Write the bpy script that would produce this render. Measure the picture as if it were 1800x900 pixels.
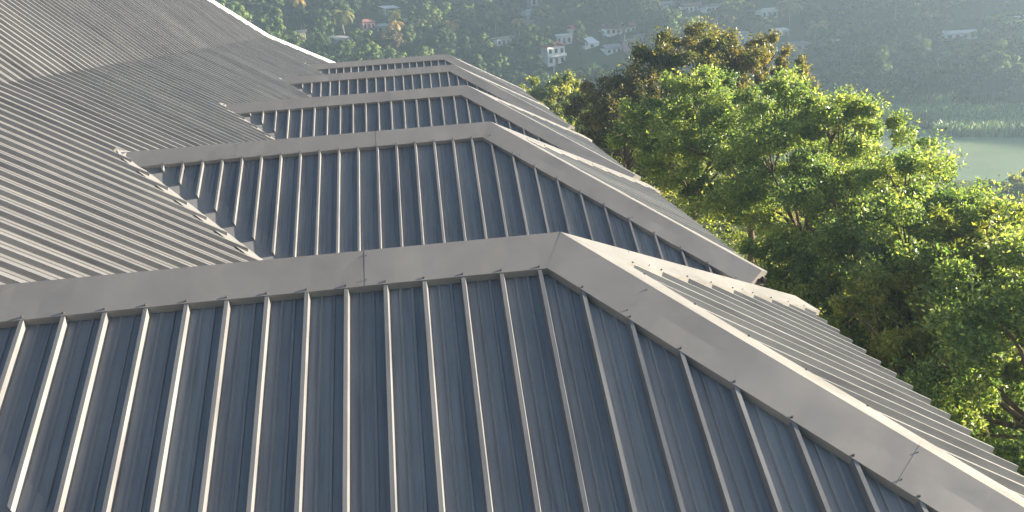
import bpy, math, random
import numpy as np
from mathutils import Vector, Matrix
sc = bpy.context.scene
for o in list(bpy.data.objects): bpy.data.objects.remove(o)
rad = math.radians

# ---------------------------------------------------------------- camera
CAM = Vector((-1.307, 0.0, 2.465))
RIGHT = Vector((0.9922936, -0.10227258, -0.0699552))
UP = Vector((0.09555782, 0.27222207, 0.95747786))
FWD = Vector((0.07888038, 0.95678392, -0.27989717))
F_PX = 1511.46
cd = bpy.data.cameras.new("camera"); cam = bpy.data.objects.new("camera", cd)
sc.collection.objects.link(cam)
m = Matrix((( RIGHT.x, UP.x, -FWD.x, CAM.x), (RIGHT.y, UP.y, -FWD.y, CAM.y), (RIGHT.z, UP.z, -FWD.z, CAM.z), (0, 0, 0, 1)))
cam.matrix_world = m
cd.sensor_width = 36; cd.lens = F_PX / 1800 * 36; cd.clip_start = 0.1; cd.clip_end = 5000
sc.camera = cam

# ---------------------------------------------------------------- world, sun, exposure
SUN_AZ, SUN_EL = 86.0, 13.5          # azimuth from +Y towards +X
world = bpy.data.worlds.new("World"); sc.world = world; world.use_nodes = True
nt = world.node_tree; nt.nodes.clear()
sky = nt.nodes.new('ShaderNodeTexSky'); sky.sky_type = 'NISHITA'; sky.sun_disc = False
sky.sun_elevation = rad(SUN_EL); sky.sun_rotation = rad(SUN_AZ)
sky.dust_density = 2.0
bg = nt.nodes.new('ShaderNodeBackground'); bg.inputs['Strength'].default_value = 0.051
wo = nt.nodes.new('ShaderNodeOutputWorld')
nt.links.new(sky.outputs[0], bg.inputs[0]); nt.links.new(bg.outputs[0], wo.inputs[0])
sl = bpy.data.lights.new("sun", 'SUN'); so = bpy.data.objects.new("sun", sl); sc.collection.objects.link(so)
sl.energy = 5.0; sl.angle = rad(0.6); sl.color = (1.0, 0.87, 0.69)
sdir = Vector((math.sin(rad(SUN_AZ)) * math.cos(rad(SUN_EL)), math.cos(rad(SUN_AZ)) * math.cos(rad(SUN_EL)), math.sin(rad(SUN_EL))))
so.rotation_euler = sdir.to_track_quat('Z', 'Y').to_euler()
so.location = (0, 0, 60)
sc.view_settings.view_transform = 'Standard'; sc.view_settings.look = 'None'
sc.view_settings.exposure = 2.38; sc.view_settings.gamma = 1.0
sc.view_settings.use_curve_mapping = False
sc.cycles.max_bounces = 8; sc.cycles.diffuse_bounces = 4; sc.cycles.glossy_bounces = 2
sc.cycles.transmission_bounces = 5; sc.cycles.volume_bounces = 0; sc.cycles.transparent_max_bounces = 4

# ---------------------------------------------------------------- helpers
COL = sc.collection
def ss(a, b, x):
    t = min(1, max(0, (x - a) / (b - a))); return t * t * (3 - 2 * t)

def mesh(name, V, F, mat=None, smooth=False):
    me = bpy.data.meshes.new(name); me.from_pydata([tuple(v) for v in V], [], F)
    me.validate(); me.update()
    if mat:
        for q in (mat if isinstance(mat, (list, tuple)) else [mat]): me.materials.append(q)
    if smooth: me.polygons.foreach_set('use_smooth', [True] * len(me.polygons))
    return me
def link(name, data, parent=None):
    o = bpy.data.objects.new(name, data); COL.objects.link(o)
    if parent is not None: o.parent = parent
    return o
def obj(name, V, F, mat, parent=None, smooth=False): return link(name, mesh(name, V, F, mat, smooth), parent)
def tag(o, label=None, cat=None, group=None, kind=None):
    if label: o['label'] = label
    if cat: o['category'] = cat
    if group: o['group'] = group
    if kind: o['kind'] = kind
    return o
def empty(name, loc, label, cat, group=None, rz=0.0):
    o = bpy.data.objects.new(name, None); COL.objects.link(o); o.location = loc; o.rotation_euler = (0, 0, rz)
    o.empty_display_size = 0.3
    return tag(o, label, cat, group)

class MB:
    def __init__(s): s.V = []; s.F = []; s.M = []
    def add(s, V, F, mi=0):
        b = len(s.V); s.V += [tuple(v) for v in V]; s.F += [tuple(i + b for i in f) for f in F]; s.M += [mi] * len(F)
    def box(s, x0, x1, y0, y1, z0, z1, mi=0):
        s.add([(x0,y0,z0),(x1,y0,z0),(x1,y1,z0),(x0,y1,z0),(x0,y0,z1),(x1,y0,z1),(x1,y1,z1),(x0,y1,z1)],
              [(0,3,2,1),(4,5,6,7),(0,1,5,4),(1,2,6,5),(2,3,7,6),(3,0,4,7)], mi)
    def tube(s, P, R, n=6, mi=0):
        P = [Vector(p) for p in P]; V = []; F = []
        for i, p in enumerate(P):
            t = (P[min(i + 1, len(P) - 1)] - P[max(i - 1, 0)]).normalized()
            a = t.cross(Vector((0.31, 0.95, 0.1))).normalized(); b = t.cross(a)
            for k in range(n):
                an = 2 * math.pi * k / n; V.append(p + (a * math.cos(an) + b * math.sin(an)) * R[i])
        for i in range(len(P) - 1):
            for k in range(n):
                k2 = (k + 1) % n; F.append((i * n + k, i * n + k2, (i + 1) * n + k2, (i + 1) * n + k))
        F.append(tuple(range(n))[::-1]); F.append(tuple((len(P) - 1) * n + k for k in range(n)))
        s.add(V, F, mi)
    def build(s, name, mats, parent=None, smooth=False):
        o = obj(name, s.V, s.F, mats, parent, smooth)
        if any(s.M) and len(o.data.polygons) == len(s.M): o.data.polygons.foreach_set('material_index', s.M)
        return o

def nodes(name):
    mt = bpy.data.materials.new(name); mt.use_nodes = True; t = mt.node_tree; t.nodes.clear()
    out = t.nodes.new('ShaderNodeOutputMaterial'); return mt, t, out
def N(t, kind, **kw):
    n = t.nodes.new(kind)
    for k, v in kw.items(): setattr(n, k, v)
    return n
def ramp(t, src, stops):
    r = N(t, 'ShaderNodeValToRGB'); e = r.color_ramp.elements
    while len(e) < len(stops): e.new(0.5)
    for i, (p, c) in enumerate(stops): e[i].position = p; e[i].color = (*c, 1)
    t.links.new(src, r.inputs[0]); return r.outputs[0]
def noise(t, scale, detail=3, vec=None, rough=0.5):
    n = N(t, 'ShaderNodeTexNoise'); n.inputs['Scale'].default_value = scale; n.inputs['Detail'].default_value = detail
    n.inputs['Roughness'].default_value = rough
    if vec is not None: t.links.new(vec, n.inputs['Vector'])
    return n.outputs['Fac']
def geo_pos(t, scale=(1, 1, 1), rot=(0, 0, 0)):
    g = N(t, 'ShaderNodeNewGeometry'); mp = N(t, 'ShaderNodeMapping')
    mp.inputs['Scale'].default_value = scale; mp.inputs['Rotation'].default_value = rot
    t.links.new(g.outputs['Position'], mp.inputs['Vector']); return mp.outputs[0]
def bump(t, h, strength, dist=0.02):
    b = N(t, 'ShaderNodeBump'); b.inputs['Strength'].default_value = strength; b.inputs['Distance'].default_value = dist
    t.links.new(h, b.inputs['Height']); return b.outputs[0]

def metal(name, ca, cb, rough=0.38, metallic=0.0, spec=0.5, bscale=3.0, bstr=0.08, stretch=(1, 1, 1), coat=0.0, bd=0.02, streak=None):
    mt, t, out = nodes(name); p = N(t, 'ShaderNodeBsdfPrincipled')
    v = geo_pos(t, stretch)
    n1 = noise(t, 0.9, 4, v, 0.6)
    c = ramp(t, n1, [(0.3, ca), (0.7, cb)])
    # thin dust film and grime, finer scale
    n2 = noise(t, 26, 5, v, 0.7)
    mx = N(t, 'ShaderNodeMix', data_type='RGBA'); mx.inputs[7].default_value = (0.30, 0.27, 0.22, 1)
    f = ramp(t, n2, [(0.45, (0, 0, 0)), (0.8, (0.16, 0.16, 0.16))])
    t.links.new(f, mx.inputs[0]); t.links.new(c, mx.inputs[6]); t.links.new(mx.outputs[2], p.inputs['Base Color'])
    base = mx.outputs[2]
    if streak:     # rain streaks and settled dust running down the fall of the sheets
        v3 = geo_pos(t, streak); n3 = noise(t, 5.0, 5, v3, 0.65); m3 = N(t, 'ShaderNodeMix', data_type='RGBA', blend_type='MULTIPLY')
        t.links.new(ramp(t, n3, [(0.35, (0.78, 0.78, 0.80)), (0.5, (1, 1, 1)), (0.72, (1.16, 1.14, 1.10))]), m3.inputs[7]); m3.inputs[0].default_value = 1
        t.links.new(base, m3.inputs[6]); oi = N(t, 'ShaderNodeObjectInfo'); m4 = N(t, 'ShaderNodeMix', data_type='RGBA', blend_type='MULTIPLY'); m4.inputs[0].default_value = 1
        t.links.new(ramp(t, oi.outputs['Random'], [(0, (0.90, 0.90, 0.91)), (1, (1.08, 1.08, 1.07))]), m4.inputs[7]); t.links.new(m3.outputs[2], m4.inputs[6])
        t.links.new(m4.outputs[2], p.inputs['Base Color'])
    rr = ramp(t, noise(t, 2.3, 3, v), [(0.3, (rough * 0.85,) * 3), (0.7, (rough * 1.2,) * 3)])
    t.links.new(rr, p.inputs['Roughness'])
    p.inputs['Metallic'].default_value = metallic; p.inputs['Specular IOR Level'].default_value = spec
    if coat: p.inputs['Coat Weight'].default_value = coat; p.inputs['Coat Roughness'].default_value = 0.25
    t.links.new(bump(t, noise(t, bscale, 2, v), bstr, bd), p.inputs['Normal'])
    t.links.new(p.outputs[0], out.inputs[0]); return mt

def plain(name, ca, cb=None, rough=0.8, scale=4.0, bstr=0.2, detail=4):
    mt, t, out = nodes(name); p = N(t, 'ShaderNodeBsdfPrincipled'); v = geo_pos(t)
    n = noise(t, scale, detail, v, 0.6)
    t.links.new(ramp(t, n, [(0.3, ca), (0.7, cb or tuple(x * 0.7 for x in ca))]), p.inputs['Base Color'])
    p.inputs['Roughness'].default_value = rough; p.inputs['Specular IOR Level'].default_value = 0.3
    t.links.new(bump(t, n, bstr, 0.05), p.inputs['Normal'])
    t.links.new(p.outputs[0], out.inputs[0]); return mt

def leaf_mat(name, stops, trans, tw=0.4, rough=0.45, spec=0.5, clump=0.25, soft=False):
    mt, t, out = nodes(name); at = N(t, 'ShaderNodeAttribute', attribute_name='tint')
    # leaf tint: per-leaf value plus patchy variation through the crown
    n = noise(t, clump, 2, geo_pos(t)); ad = N(t, 'ShaderNodeMath', operation='MULTIPLY_ADD')
    t.links.new(n, ad.inputs[0]); ad.inputs[1].default_value = 0.9
    sb = N(t, 'ShaderNodeMath', operation='SUBTRACT'); t.links.new(at.outputs['Fac'], sb.inputs[0]); sb.inputs[1].default_value = 0.45
    t.links.new(sb.outputs[0], ad.inputs[2])
    oi = N(t, 'ShaderNodeObjectInfo'); a2 = N(t, 'ShaderNodeMath', operation='MULTIPLY_ADD')
    t.links.new(oi.outputs['Random'], a2.inputs[0]); a2.inputs[1].default_value = 0.0 if clump > 0.2 else 0.3
    t.links.new(ad.outputs[0], a2.inputs[2])
    c = ramp(t, a2.outputs[0], stops)
    p = N(t, 'ShaderNodeBsdfPrincipled'); t.links.new(c, p.inputs['Base Color'])
    p.inputs['Roughness'].default_value = rough; p.inputs['Specular IOR Level'].default_value = spec
    tr = N(t, 'ShaderNodeBsdfTranslucent')
    mx = N(t, 'ShaderNodeMix', data_type='RGBA', blend_type='MULTIPLY'); mx.inputs[0].default_value = 1
    t.links.new(c, mx.inputs[6]); mx.inputs[7].default_value = (*trans, 1); t.links.new(mx.outputs[2], tr.inputs[0])
    if soft:      # clump-facing normals, so that distant crowns shade as rounded masses
        an = N(t, 'ShaderNodeAttribute', attribute_name='cn'); vt = N(t, 'ShaderNodeVectorTransform', vector_type='NORMAL', convert_from='OBJECT', convert_to='WORLD')
        t.links.new(an.outputs['Vector'], vt.inputs[0]); t.links.new(vt.outputs[0], p.inputs['Normal'])
    ms = N(t, 'ShaderNodeMixShader'); ms.inputs[0].default_value = tw
    t.links.new(p.outputs[0], ms.inputs[1]); t.links.new(tr.outputs[0], ms.inputs[2])
    t.links.new(ms.outputs[0], out.inputs[0]); return mt

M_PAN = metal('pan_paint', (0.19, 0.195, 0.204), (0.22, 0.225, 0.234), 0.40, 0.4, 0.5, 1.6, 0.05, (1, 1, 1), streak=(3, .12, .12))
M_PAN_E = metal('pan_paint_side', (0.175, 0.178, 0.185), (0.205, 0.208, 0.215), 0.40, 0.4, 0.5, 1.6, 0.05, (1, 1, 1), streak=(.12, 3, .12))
M_PAN_LIT = metal('pan_paint_hip_end_lit', (0.22, 0.222, 0.228), (0.25, 0.252, 0.258), 0.38, 0.4, 0.5, 1.6, 0.05, (1, 1, 1), streak=(.12, 3, .12))  # same paint as the other pans, lightened so the hip ends look sunlit
M_CAP = metal('flashing_paint', (0.215, 0.207, 0.203), (0.25, 0.242, 0.236), 0.40, 0.4, 0.5, 1.3, 0.2, (1, 1, 1), bd=0.04)
M_CAP_GLARE = metal('flashing_sun_glare', (0.50, 0.49, 0.47), (0.58, 0.57, 0.55), 0.4, 0.1)  # far hip cap: sun glare put into the colour as a whiter base
M_VAL = metal('valley_paint', (0.17, 0.175, 0.18), (0.21, 0.21, 0.21), 0.4, 0.1, 0.5, 2.5, 0.12)
M_SCREW = metal('screw_steel', (0.10, 0.10, 0.10), (0.14, 0.13, 0.12), 0.4, 0.6)
M_WALL = plain('plaster', (0.42, 0.40, 0.36), (0.36, 0.34, 0.31), 0.9, 1.2, 0.1)
M_DARK = plain('underside', (0.06, 0.06, 0.062), None, 0.8)
M_BARK = plain('bark', (0.09, 0.065, 0.045), (0.16, 0.12, 0.085), 0.9, 6.0, 0.6)
M_PBARK = plain('pale_bark', (0.30, 0.28, 0.24), (0.22, 0.20, 0.17), 0.9, 5.0, 0.5)

# ---------------------------------------------------------------- terrain
def ground_z(x, y):
    d = math.hypot(x + 1.3, y); a = math.degrees(math.atan2(x + 1.3, y))
    k = ss(14, 24, a); z = -11.5 - 22.9 * ss(85 - 42 * k, 172 - 24 * k, d)
    lake = ss(20, 25, a) * (1 - ss(64, 68, a)) * ss(176, 184, d) * (1 - ss(238, 245, d))
    z -= 2.6 * lake
    h = max(0, d - 258)
    if h > 0:
        hh = h - 8 * (1 - math.exp(-h / 8))
        z += .36 * min(hh, 172) + .01 * max(0, hh - 172)
        k = ss(0, 60, h)
        z += k * (2.6 * math.sin(a * .21 + d * .013) + 1.5 * math.sin(a * .53 - d * .031 + 1) + .8 * math.sin(x * .07 + y * .05))
    return z
def at_px(u, v):
    """label helper and terrain anchor: the ground point seen in direction (u, v)"""
    d = RIGHT * ((u - 900) / F_PX) + UP * ((450 - v) / F_PX) + FWD
    d = d / math.hypot(d.x, d.y); t = 60.0
    while t < 800:
        P = CAM + d * t
        if P.z < ground_z(P.x, P.y): return P
        t += .5
    return CAM + d * 800
def to_px(P):
    q = Vector(P) - CAM; z = q.dot(FWD)
    if z < 1: return (-9999, -9999)
    return (900 + F_PX * q.dot(RIGHT) / z, 450 - F_PX * q.dot(UP) / z)

M_GROUND, t, out = nodes('valley_ground')
p = N(t, 'ShaderNodeBsdfPrincipled'); v = geo_pos(t)
c1 = ramp(t, noise(t, 0.05, 5, v, 0.7), [(0.3, (0.035, 0.055, 0.022)), (0.55, (0.06, 0.08, 0.03)), (0.75, (0.11, 0.085, 0.055))])
t.links.new(c1, p.inputs['Base Color']); p.inputs['Roughness'].default_value = 1
p.inputs['Specular IOR Level'].default_value = 0.1
t.links.new(bump(t, noise(t, 1.2, 5, v, 0.7), 0.8, 0.4), p.inputs['Normal']); t.links.new(p.outputs[0], out.inputs[0])
rs = [0] + list(range(10, 170, 10)) + list(range(170, 262, 4)) + list(range(262, 560, 8)) + [600, 660, 740, 840, 980, 1150]
na = 240; V = [(-1.3, 0, ground_z(-1.3, 0))]; F = []
for r in rs[1:]:
    for k in range(na):
        an = 2 * math.pi * k / na; x = -1.3 + r * math.sin(an); y = r * math.cos(an); V.append((x, y, ground_z(x, y)))
for k in range(na): F.append((0, 1 + (k + 1) % na, 1 + k))
for i in range(len(rs) - 2):
    for k in range(na):
        a = 1 + i * na + k; b = 1 + i * na + (k + 1) % na; F.append((a, b, b + na, a + na))
tag(obj('ground', V, F, M_GROUND, None, True), 'wooded valley floor and hillside ground beyond the roof', kind='structure')

M_WATER, t, out = nodes('lake_water'); p = N(t, 'ShaderNodeBsdfPrincipled'); v = geo_pos(t, (0.4, 1, 1))
t.links.new(ramp(t, noise(t, 0.03, 3, v), [(0.35, (0.14, 0.20, 0.12)), (0.65, (0.22, 0.28, 0.17))]), p.inputs['Base Color'])
p.inputs['Roughness'].default_value = 0.22; p.inputs['Specular IOR Level'].default_value = 0.5
t.links.new(bump(t, noise(t, 1.6, 3, v), 0.25, 0.05), p.inputs['Normal']); t.links.new(p.outputs[0], out.inputs[0])
V = [(-1.3 + r * math.sin(rad(a)), r * math.cos(rad(a)), -35.3) for a in range(18, 71, 2) for r in (172, 190, 210, 230, 250)]
F = [(i * 5 + j, (i + 1) * 5 + j, (i + 1) * 5 + j + 1, i * 5 + j + 1) for i in range(26) for j in range(4)]
tag(obj('water', V, F, M_WATER), 'calm grey green water of the river behind the trees', kind='structure')

# ---------------------------------------------------------------- the roof
TP, TQ, TM, TM2 = 0.6251, 0.5783, 0.5818, 0.9031
HE = 2.6254; L = 7.808; K = 10.626; W = HE / TP; EX = HE / TQ; SP = 0.41; RH = 0.082
YS = [9.125, 19.101, 28.983, 40.566, 50.682]
ZK = (K - L) * TM
def unit(x, y, z): return Vector((x, y, z)).normalized()
house = empty('metal_roof_building', (0, 30, ground_z(0, 30)), 'large building with a ribbed grey metal roof and five hipped roof bays', 'building')
OFF = Vector(house.location)
house_inv = Matrix.Translation(-OFF)
def shp(V): return [Vector(v) - OFF for v in V]

PROFILE = [(0, 0), (.016, 1), (.056, 1), (.072, 0), (.165, 0), (.172, .17), (.194, .17), (.201, 0), (.292, 0), (.299, .17), (.321, .17), (.328, 0), (.410, 0)]
def face_panels(parent, O, U, D, Nn, a0, a1, bmin, bmax, off, name='roof_panel', mat=None):
    O = Vector(O); k0 = math.floor((a0 - off) / SP); k1 = math.ceil((a1 - off) / SP)
    for k in range(k0, k1 + 1):
        base = off + k * SP; cols = []
        rj = random.Random(k * 13 + int(O.y * 7)); jit = rj.uniform(-.003, .003); tilt = rj.uniform(-.006, .006); rt = rj.uniform(-.004, .004)
        for j, (pa, ph) in enumerate(PROFILE):
            a = base + pa
            if a < a0 or a > a1: continue
            b0, b1 = bmin(a), bmax(a)
            if b1 - b0 < 0.01: continue
            h = -RH + ph * RH + (tilt * (pa - .25) if .1 < pa < .4 else 0) + (rt if j == 2 else 0) * .5
            nb = 3 if (b1 - b0) > 3 else 2
            cols.append((j, [O + U * a + D * (b0 + (b1 - b0) * i / (nb - 1)) + Nn * (h + (jit if 0 < i < nb - 1 else 0)) for i in range(nb)]))
        if len(cols) < 2: continue
        V = []; F = []; idx = []; n = min(len(c[1]) for c in cols)
        for j, pts in cols:
            if len(pts) > n: pts = [pts[0], pts[-1]]
            idx.append((j, len(V))); V += pts
        for (j, s), (j2, s2) in zip(idx, idx[1:]):
            if j2 - j != 1: continue
            for i in range(n - 1): F.append((s + i, s2 + i, s2 + i + 1, s + i + 1))
        js = {j: s for j, s in idx}
        if all(j in js for j in (0, 1, 2, 3)):
            F.append((js[0], js[1], js[2], js[3])[::-1]); F.append(tuple(js[j] + n - 1 for j in (0, 1, 2, 3)))
        obj(name, shp(V), F, mat or M_PAN, parent)

rc = random.Random(5)
def cap(parent, A, B, W1, N1, W2, N2, width, seams=(), name='ridge_cap', step=.3, lip=RH, trim=None, screws=True, sh0=(0, 0), sh1=(0, 0), mat=None, ends=(False, True), raise_=0.0):
    """folded sheet along A-B with two flaps W1, W2 lying on planes with normals N1, N2, and turned-down lips"""
    A = Vector(A); B = Vector(B); Ln = (B - A).length; T = (B - A) / Ln
    cuts = [0] + list(seams) + [Ln]; up = (N1 + N2).normalized(); SC = MB(); ph = rc.uniform(0, 9)
    for q in range(len(cuts) - 1):
        s0, s1 = cuts[q], cuts[q + 1] + (0.05 if q < len(cuts) - 2 else 0); n = max(2, int((s1 - s0) / step)); lift = .007 + .0015 * ((q + 1) % 2)
        V = []; F = []
        for i in range(n + 1):
            s = s0 + (s1 - s0) * i / n; P = A + T * s
            ed = min(1, s / .6, (Ln - s) / .6)
            w = ed * .004 * math.sin(s * 2.3 + ph) + ed * .004 * math.sin(s * 5.3 + 2 * ph) * math.sin(s * .9 + ph)
            w2 = .0035 * math.sin(s * 2.7 + ph * 1.7)
            def at(f, side): return A + T * min(max(s, f * sh0[side]), Ln - f * sh1[side])
            row = [at(1, 0) + W1 * (width + .022) + N1 * (lift - lip), at(1, 0) + W1 * width + N1 * (lift + w * .7), at(.5, 0) + W1 * width * .5 + N1 * (lift + .004 + w + raise_ * .5),
                   P + up * (lift + .012 + raise_), at(.5, 1) + W2 * width * .5 + N2 * (lift + .004 + w2), at(1, 1) + W2 * width + N2 * (lift + w2 * .7), at(1, 1) + W2 * (width + .022) + N2 * (lift - lip)]
            V += row
        for i in range(n):
            for j in range(6): F.append((i * 7 + j, i * 7 + j + 1, (i + 1) * 7 + j + 1, (i + 1) * 7 + j))
        if q == 0 and ends[0]: F.append((0, 1, 2, 3, 4, 5, 6))
        if q == len(cuts) - 2 and ends[1]: F.append(tuple(n * 7 + j for j in range(6, -1, -1)))
        obj(name, shp(V), F, mat or M_CAP, parent)
        if screws and q < len(cuts) - 2:
            for f_ in (.14, .84):
                c = A + T * (cuts[q + 1] + .02) + W1 * width * f_ + N1 * (lift + .012)
                SC.tube([c - N1 * .012, c + N1 * .008], [.006, .005], 6)
    return SC

def screw_line(SC, P0, step, n, Nn):
    for i in range(n):
        c = Vector(P0) + step * i; SC.tube([c - Nn * .004, c + Nn * .014], [.012, .009], 6)

cp, sp_ = math.cos(math.atan(TP)), math.sin(math.atan(TP))
cq, sq = math.cos(math.atan(TQ)), math.sin(math.atan(TQ))
cm, sm = math.cos(math.atan(TM)), math.sin(math.atan(TM))
c2, s2 = math.cos(math.atan(TM2)), math.sin(math.atan(TM2))
Dn, Nn_ = Vector((0, -cp, -sp_)), Vector((0, -sp_, cp))
Df, Nf = Vector((0, cp, -sp_)), Vector((0, sp_, cp))
De, Ne = Vector((cq, 0, -sq)), Vector((sq, 0, cq))
Dm, Nm = Vector((cm, 0, -sm)), Vector((sm, 0, cm))
Du, Nu = Vector((-c2, 0, s2)), Vector((s2, 0, c2))
X, Y = Vector((1, 0, 0)), Vector((0, 1, 0))
names = ['nearest hipped roof bay', 'second hipped roof bay from the camera', 'third hipped roof bay, in the middle of the row', 'fourth hipped roof bay from the camera', 'farthest hipped roof bay, next to the wooded hill']
NOFF = [-.304 - .036, -2.097 - .036, -.11, .05, -.2]; EOFF = [1.83 - .036, .12, .3, .05, .2]
for i, yi in enumerate(YS):
    # body: deck just under the sheets, far slope, fascia and walls
    b = MB(); zt = -.17
    xl = -L + W * TP / TM
    O = Vector((0, yi, 0))
    def q(x, t, side, dz=zt): return (x, yi + side * t, -t * TP + dz)
    for sd in (-1, 1):
        b.add([q(-L, 0, sd), q(0, 0, sd), q(EX, W, sd), q(xl, W, sd)], [(0, 1, 2, 3) if sd > 0 else (3, 2, 1, 0)])
    b.add([q(0, 0, 1), q(EX, W, -1), q(EX, W, 1)], [(0, 1, 2)])
    ef = MB()
    ef.box(xl, EX - .02, yi - W + .03, yi + W - .03, -HE - .34, -HE - .19)
    body = b.build('hipped_roof', M_DARK, house)
    body.data.transform(house_inv); body['label'] = names[i]
    f_ = ef.build('fascia', M_CAP, body); f_.data.transform(house_inv)
    g = MB()                     # gutter trough along the hip-end eave
    for (y0, y1) in ((yi - W - .02, yi + W + .02),):
        x0 = EX + .0
        pr = [(x0, -HE - .17), (x0, -HE - .31), (x0 + .13, -HE - .31), (x0 + .15, -HE - .19), (x0 + .14, -HE - .19), (x0 + .12, -HE - .30), (x0 + .012, -HE - .30), (x0 + .012, -HE - .17)]
        V = [(a, y0, z) for a, z in pr] + [(a, y1, z) for a, z in pr]; n = len(pr)
        g.add(V, [(j, (j + 1) % n, n + (j + 1) % n, n + j) for j in range(n)] + [(0, 1, 2, 5, 6), (n, n + 6, n + 5, n + 2, n + 1)])
    gg = g.build('gutter', M_CAP, body); gg.data.transform(house_inv)
    # near slope
    def bmin(a): return (a * W / EX if a > 0 else 0) / cp + (.30 if a <= 0 else .42)
    def bmax(a): return min(W / cp + .05, (a - .22 + L) * TM / TP / cp)
    face_panels(body, (0, yi, 0), X, Dn, Nn_, -L, EX, bmin, bmax, NOFF[i])
    # hip end
    def bmin2(a): return abs(a) * EX / W / cq + .42
    face_panels(body, (0, yi, 0), Y, De, Ne, -W, W, bmin2, lambda a: EX / cq + .07, EOFF[i], mat=M_PAN_LIT)
    # far slope: sheets seen from nowhere near, one joined piece per bay
    fs = MB()
    k = 0
    x = -L + .3
    while x < EX - .2:
        t0 = max(0, x) * W / EX; t1 = min(W, (x - .2 + L) * TM / TP)
        if t1 > t0 + .3:
            for (xa, xb, ha, hb) in ((0, .014, -RH, 0), (.014, .054, 0, 0), (.054, .068, 0, -RH), (.068, .41, -RH, -RH)):
                fs.add([O + X * (x + xa) + Df * ((t0 + .25) / cp) + Nf * ha, O + X * (x + xb) + Df * ((t0 + .25) / cp) + Nf * hb,
                        O + X * (x + xb) + Df * (t1 / cp) + Nf * hb, O + X * (x + xa) + Df * (t1 / cp) + Nf * ha], [(0, 1, 2, 3)])
        x += SP
    o = fs.build('far_slope_sheets', M_PAN, body); o.data.transform(house_inv)
    # caps
    CW = .49
    seams = {0: [1.2, 5.77], 1: [2.4, 5.4], 2: [3.1, 6.0], 3: [3.9], 4: [3.4]}[i]
    S = cap(body, (-L - .12, yi, 0), (0.004, yi, 0), Dn, Nn_, Df, Nf, CW, seams, 'ridge_cap', sh1=(.216, .216), ends=(True, False))
    n1 = (Vector((EX, -W, -HE))).normalized(); n2 = Vector((EX, W, -HE)).normalized()
    Lh = (Vector((EX, W, HE))).length + .06
    w1 = n1.cross(Nn_).normalized();
    if w1.z > 0: w1 = -w1
    w2 = n1.cross(Ne).normalized();
    if w2.z > 0: w2 = -w2
    S1 = cap(body, (-.004, yi, 0.0004), Vector((0, yi, 0)) + n1 * Lh, w1, Nn_, w2, Ne, CW, [1.18, 4.1], 'hip_cap', sh0=(.205, .60))
    w3 = n2.cross(Nf).normalized();
    if w3.z > 0: w3 = -w3
    w4 = n2.cross(Ne).normalized();
    if w4.z > 0: w4 = -w4
    S2 = cap(body, (-.004, yi, 0.0002), Vector((0, yi, 0)) + n2 * Lh, w4, Ne, w3, Nf, CW, [1.3, 3.9], 'hip_cap', sh0=(.60, .205))
    Oc = Vector((0, yi, 0)); h1, h0 = .021, .016     # overlapping corner piece where ridge and hip caps meet
    pp = [Oc + X * -.003, Oc + n1 * .54, Oc + n1 * .202 + w1 * (CW - .004)]
    lf = [Nn_ * .0176, Nn_ * .0215, Nn_ * .0089]
    obj('cap_corner', shp([a + b_ for a, b_ in zip(pp, lf)] + [a + b_ * .2 for a, b_ in zip(pp, lf)]), [(0, 2, 1), (1, 2, 5, 4)], M_CAP, body)
    for q_ in (S1, S2): S.V, S.F, S.M = (S.V + q_.V, S.F + [tuple(ii + len(S.V) for ii in f) for f in q_.F], S.M + q_.M)
    if i < 2:
        k0 = math.ceil((-L + .6 - NOFF[i]) / SP)
        for k in range(k0, 40):        # fixing screws where each rib meets the cap
            a = NOFF[i] + k * SP + .036
            if a > EX - .3: break
            if a <= 0: c = Vector((a, yi, 0)) + Dn * (CW - .03)
            else:
                u = n1 * 1.0; 
                # point of the hip-cap lip at this x
                base = Vector((0, yi, 0)) + w1 * (CW - .03); s_ = (a - base.x) / n1.x
                if s_ < 0: continue
                c = base + n1 * s_
            S.tube([c + Nn_ * .006, c + Nn_ * .024], [.013, .009], 6)
        for k in range(-9, 9):         # and on the hip end
            a = EOFF[i] + k * SP + .036
            if abs(a) > W - .3: continue
            nn, ww = (n1, w2) if a < 0 else (n2, w4)
            base = Vector((0, yi, 0)) + ww * (CW - .03); s_ = (a + yi - base.y) / nn.y
            if s_ > 0:
                c = base + nn * s_; S.tube([c + Ne * .006, c + Ne * .024], [.013, .009], 6)
    sco = S.build('screw', M_SCREW, body); sco.data.transform(house_inv); sco['kind'] = 'stuff'
    # small closed saddle where the ridge cap dies into the main slope
    # valley flashings, near and far side
    for sd in (-1, 1):
        V = []; F = []; n = 12
        for k in range(n + 1):
            t = W * k / n; xv = -L + t * TP / TM; h = -RH + .004
            wl = min(.46, .2 + t * .6)
            P0 = Vector((xv - wl, yi + sd * t, -(xv - wl + L) * TM)) + Nm * (h + .03)
            P1 = Vector((xv, yi + sd * t, -t * TP)) + Nm * h
            tt = t; P2 = Vector((xv + .55, yi + sd * tt, -tt * TP)) + (Nn_ if sd < 0 else Nf) * h
            V += [P0, P1, P2]
        for k in range(n):
            for j in (0, 1): F.append((k * 3 + j, k * 3 + j + 1, (k + 1) * 3 + j + 1, (k + 1) * 3 + j))
        obj('valley_flashing', shp(V), F, M_VAL, body)
    sd = MB()
    e = Vector((-L - .14, yi, 0))
    for sgn, NN in ((-1, Nn_), (1, Nf)):
        sd.add([e + Vector((0, 0, .03)), e + Vector((-.16, 0, .10)), e + Vector((-.02, sgn * .30, -.05)), e + Vector((.10, sgn * .40, -.22)), e + Vector((.12, sgn * .02, .02))], [(0, 1, 2), (0, 2, 3, 4)] if sgn > 0 else [(2, 1, 0), (4, 3, 2, 0)])
    s_ = sd.build('saddle_flashing', M_CAP, body); s_.data.transform(house_inv)

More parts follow.
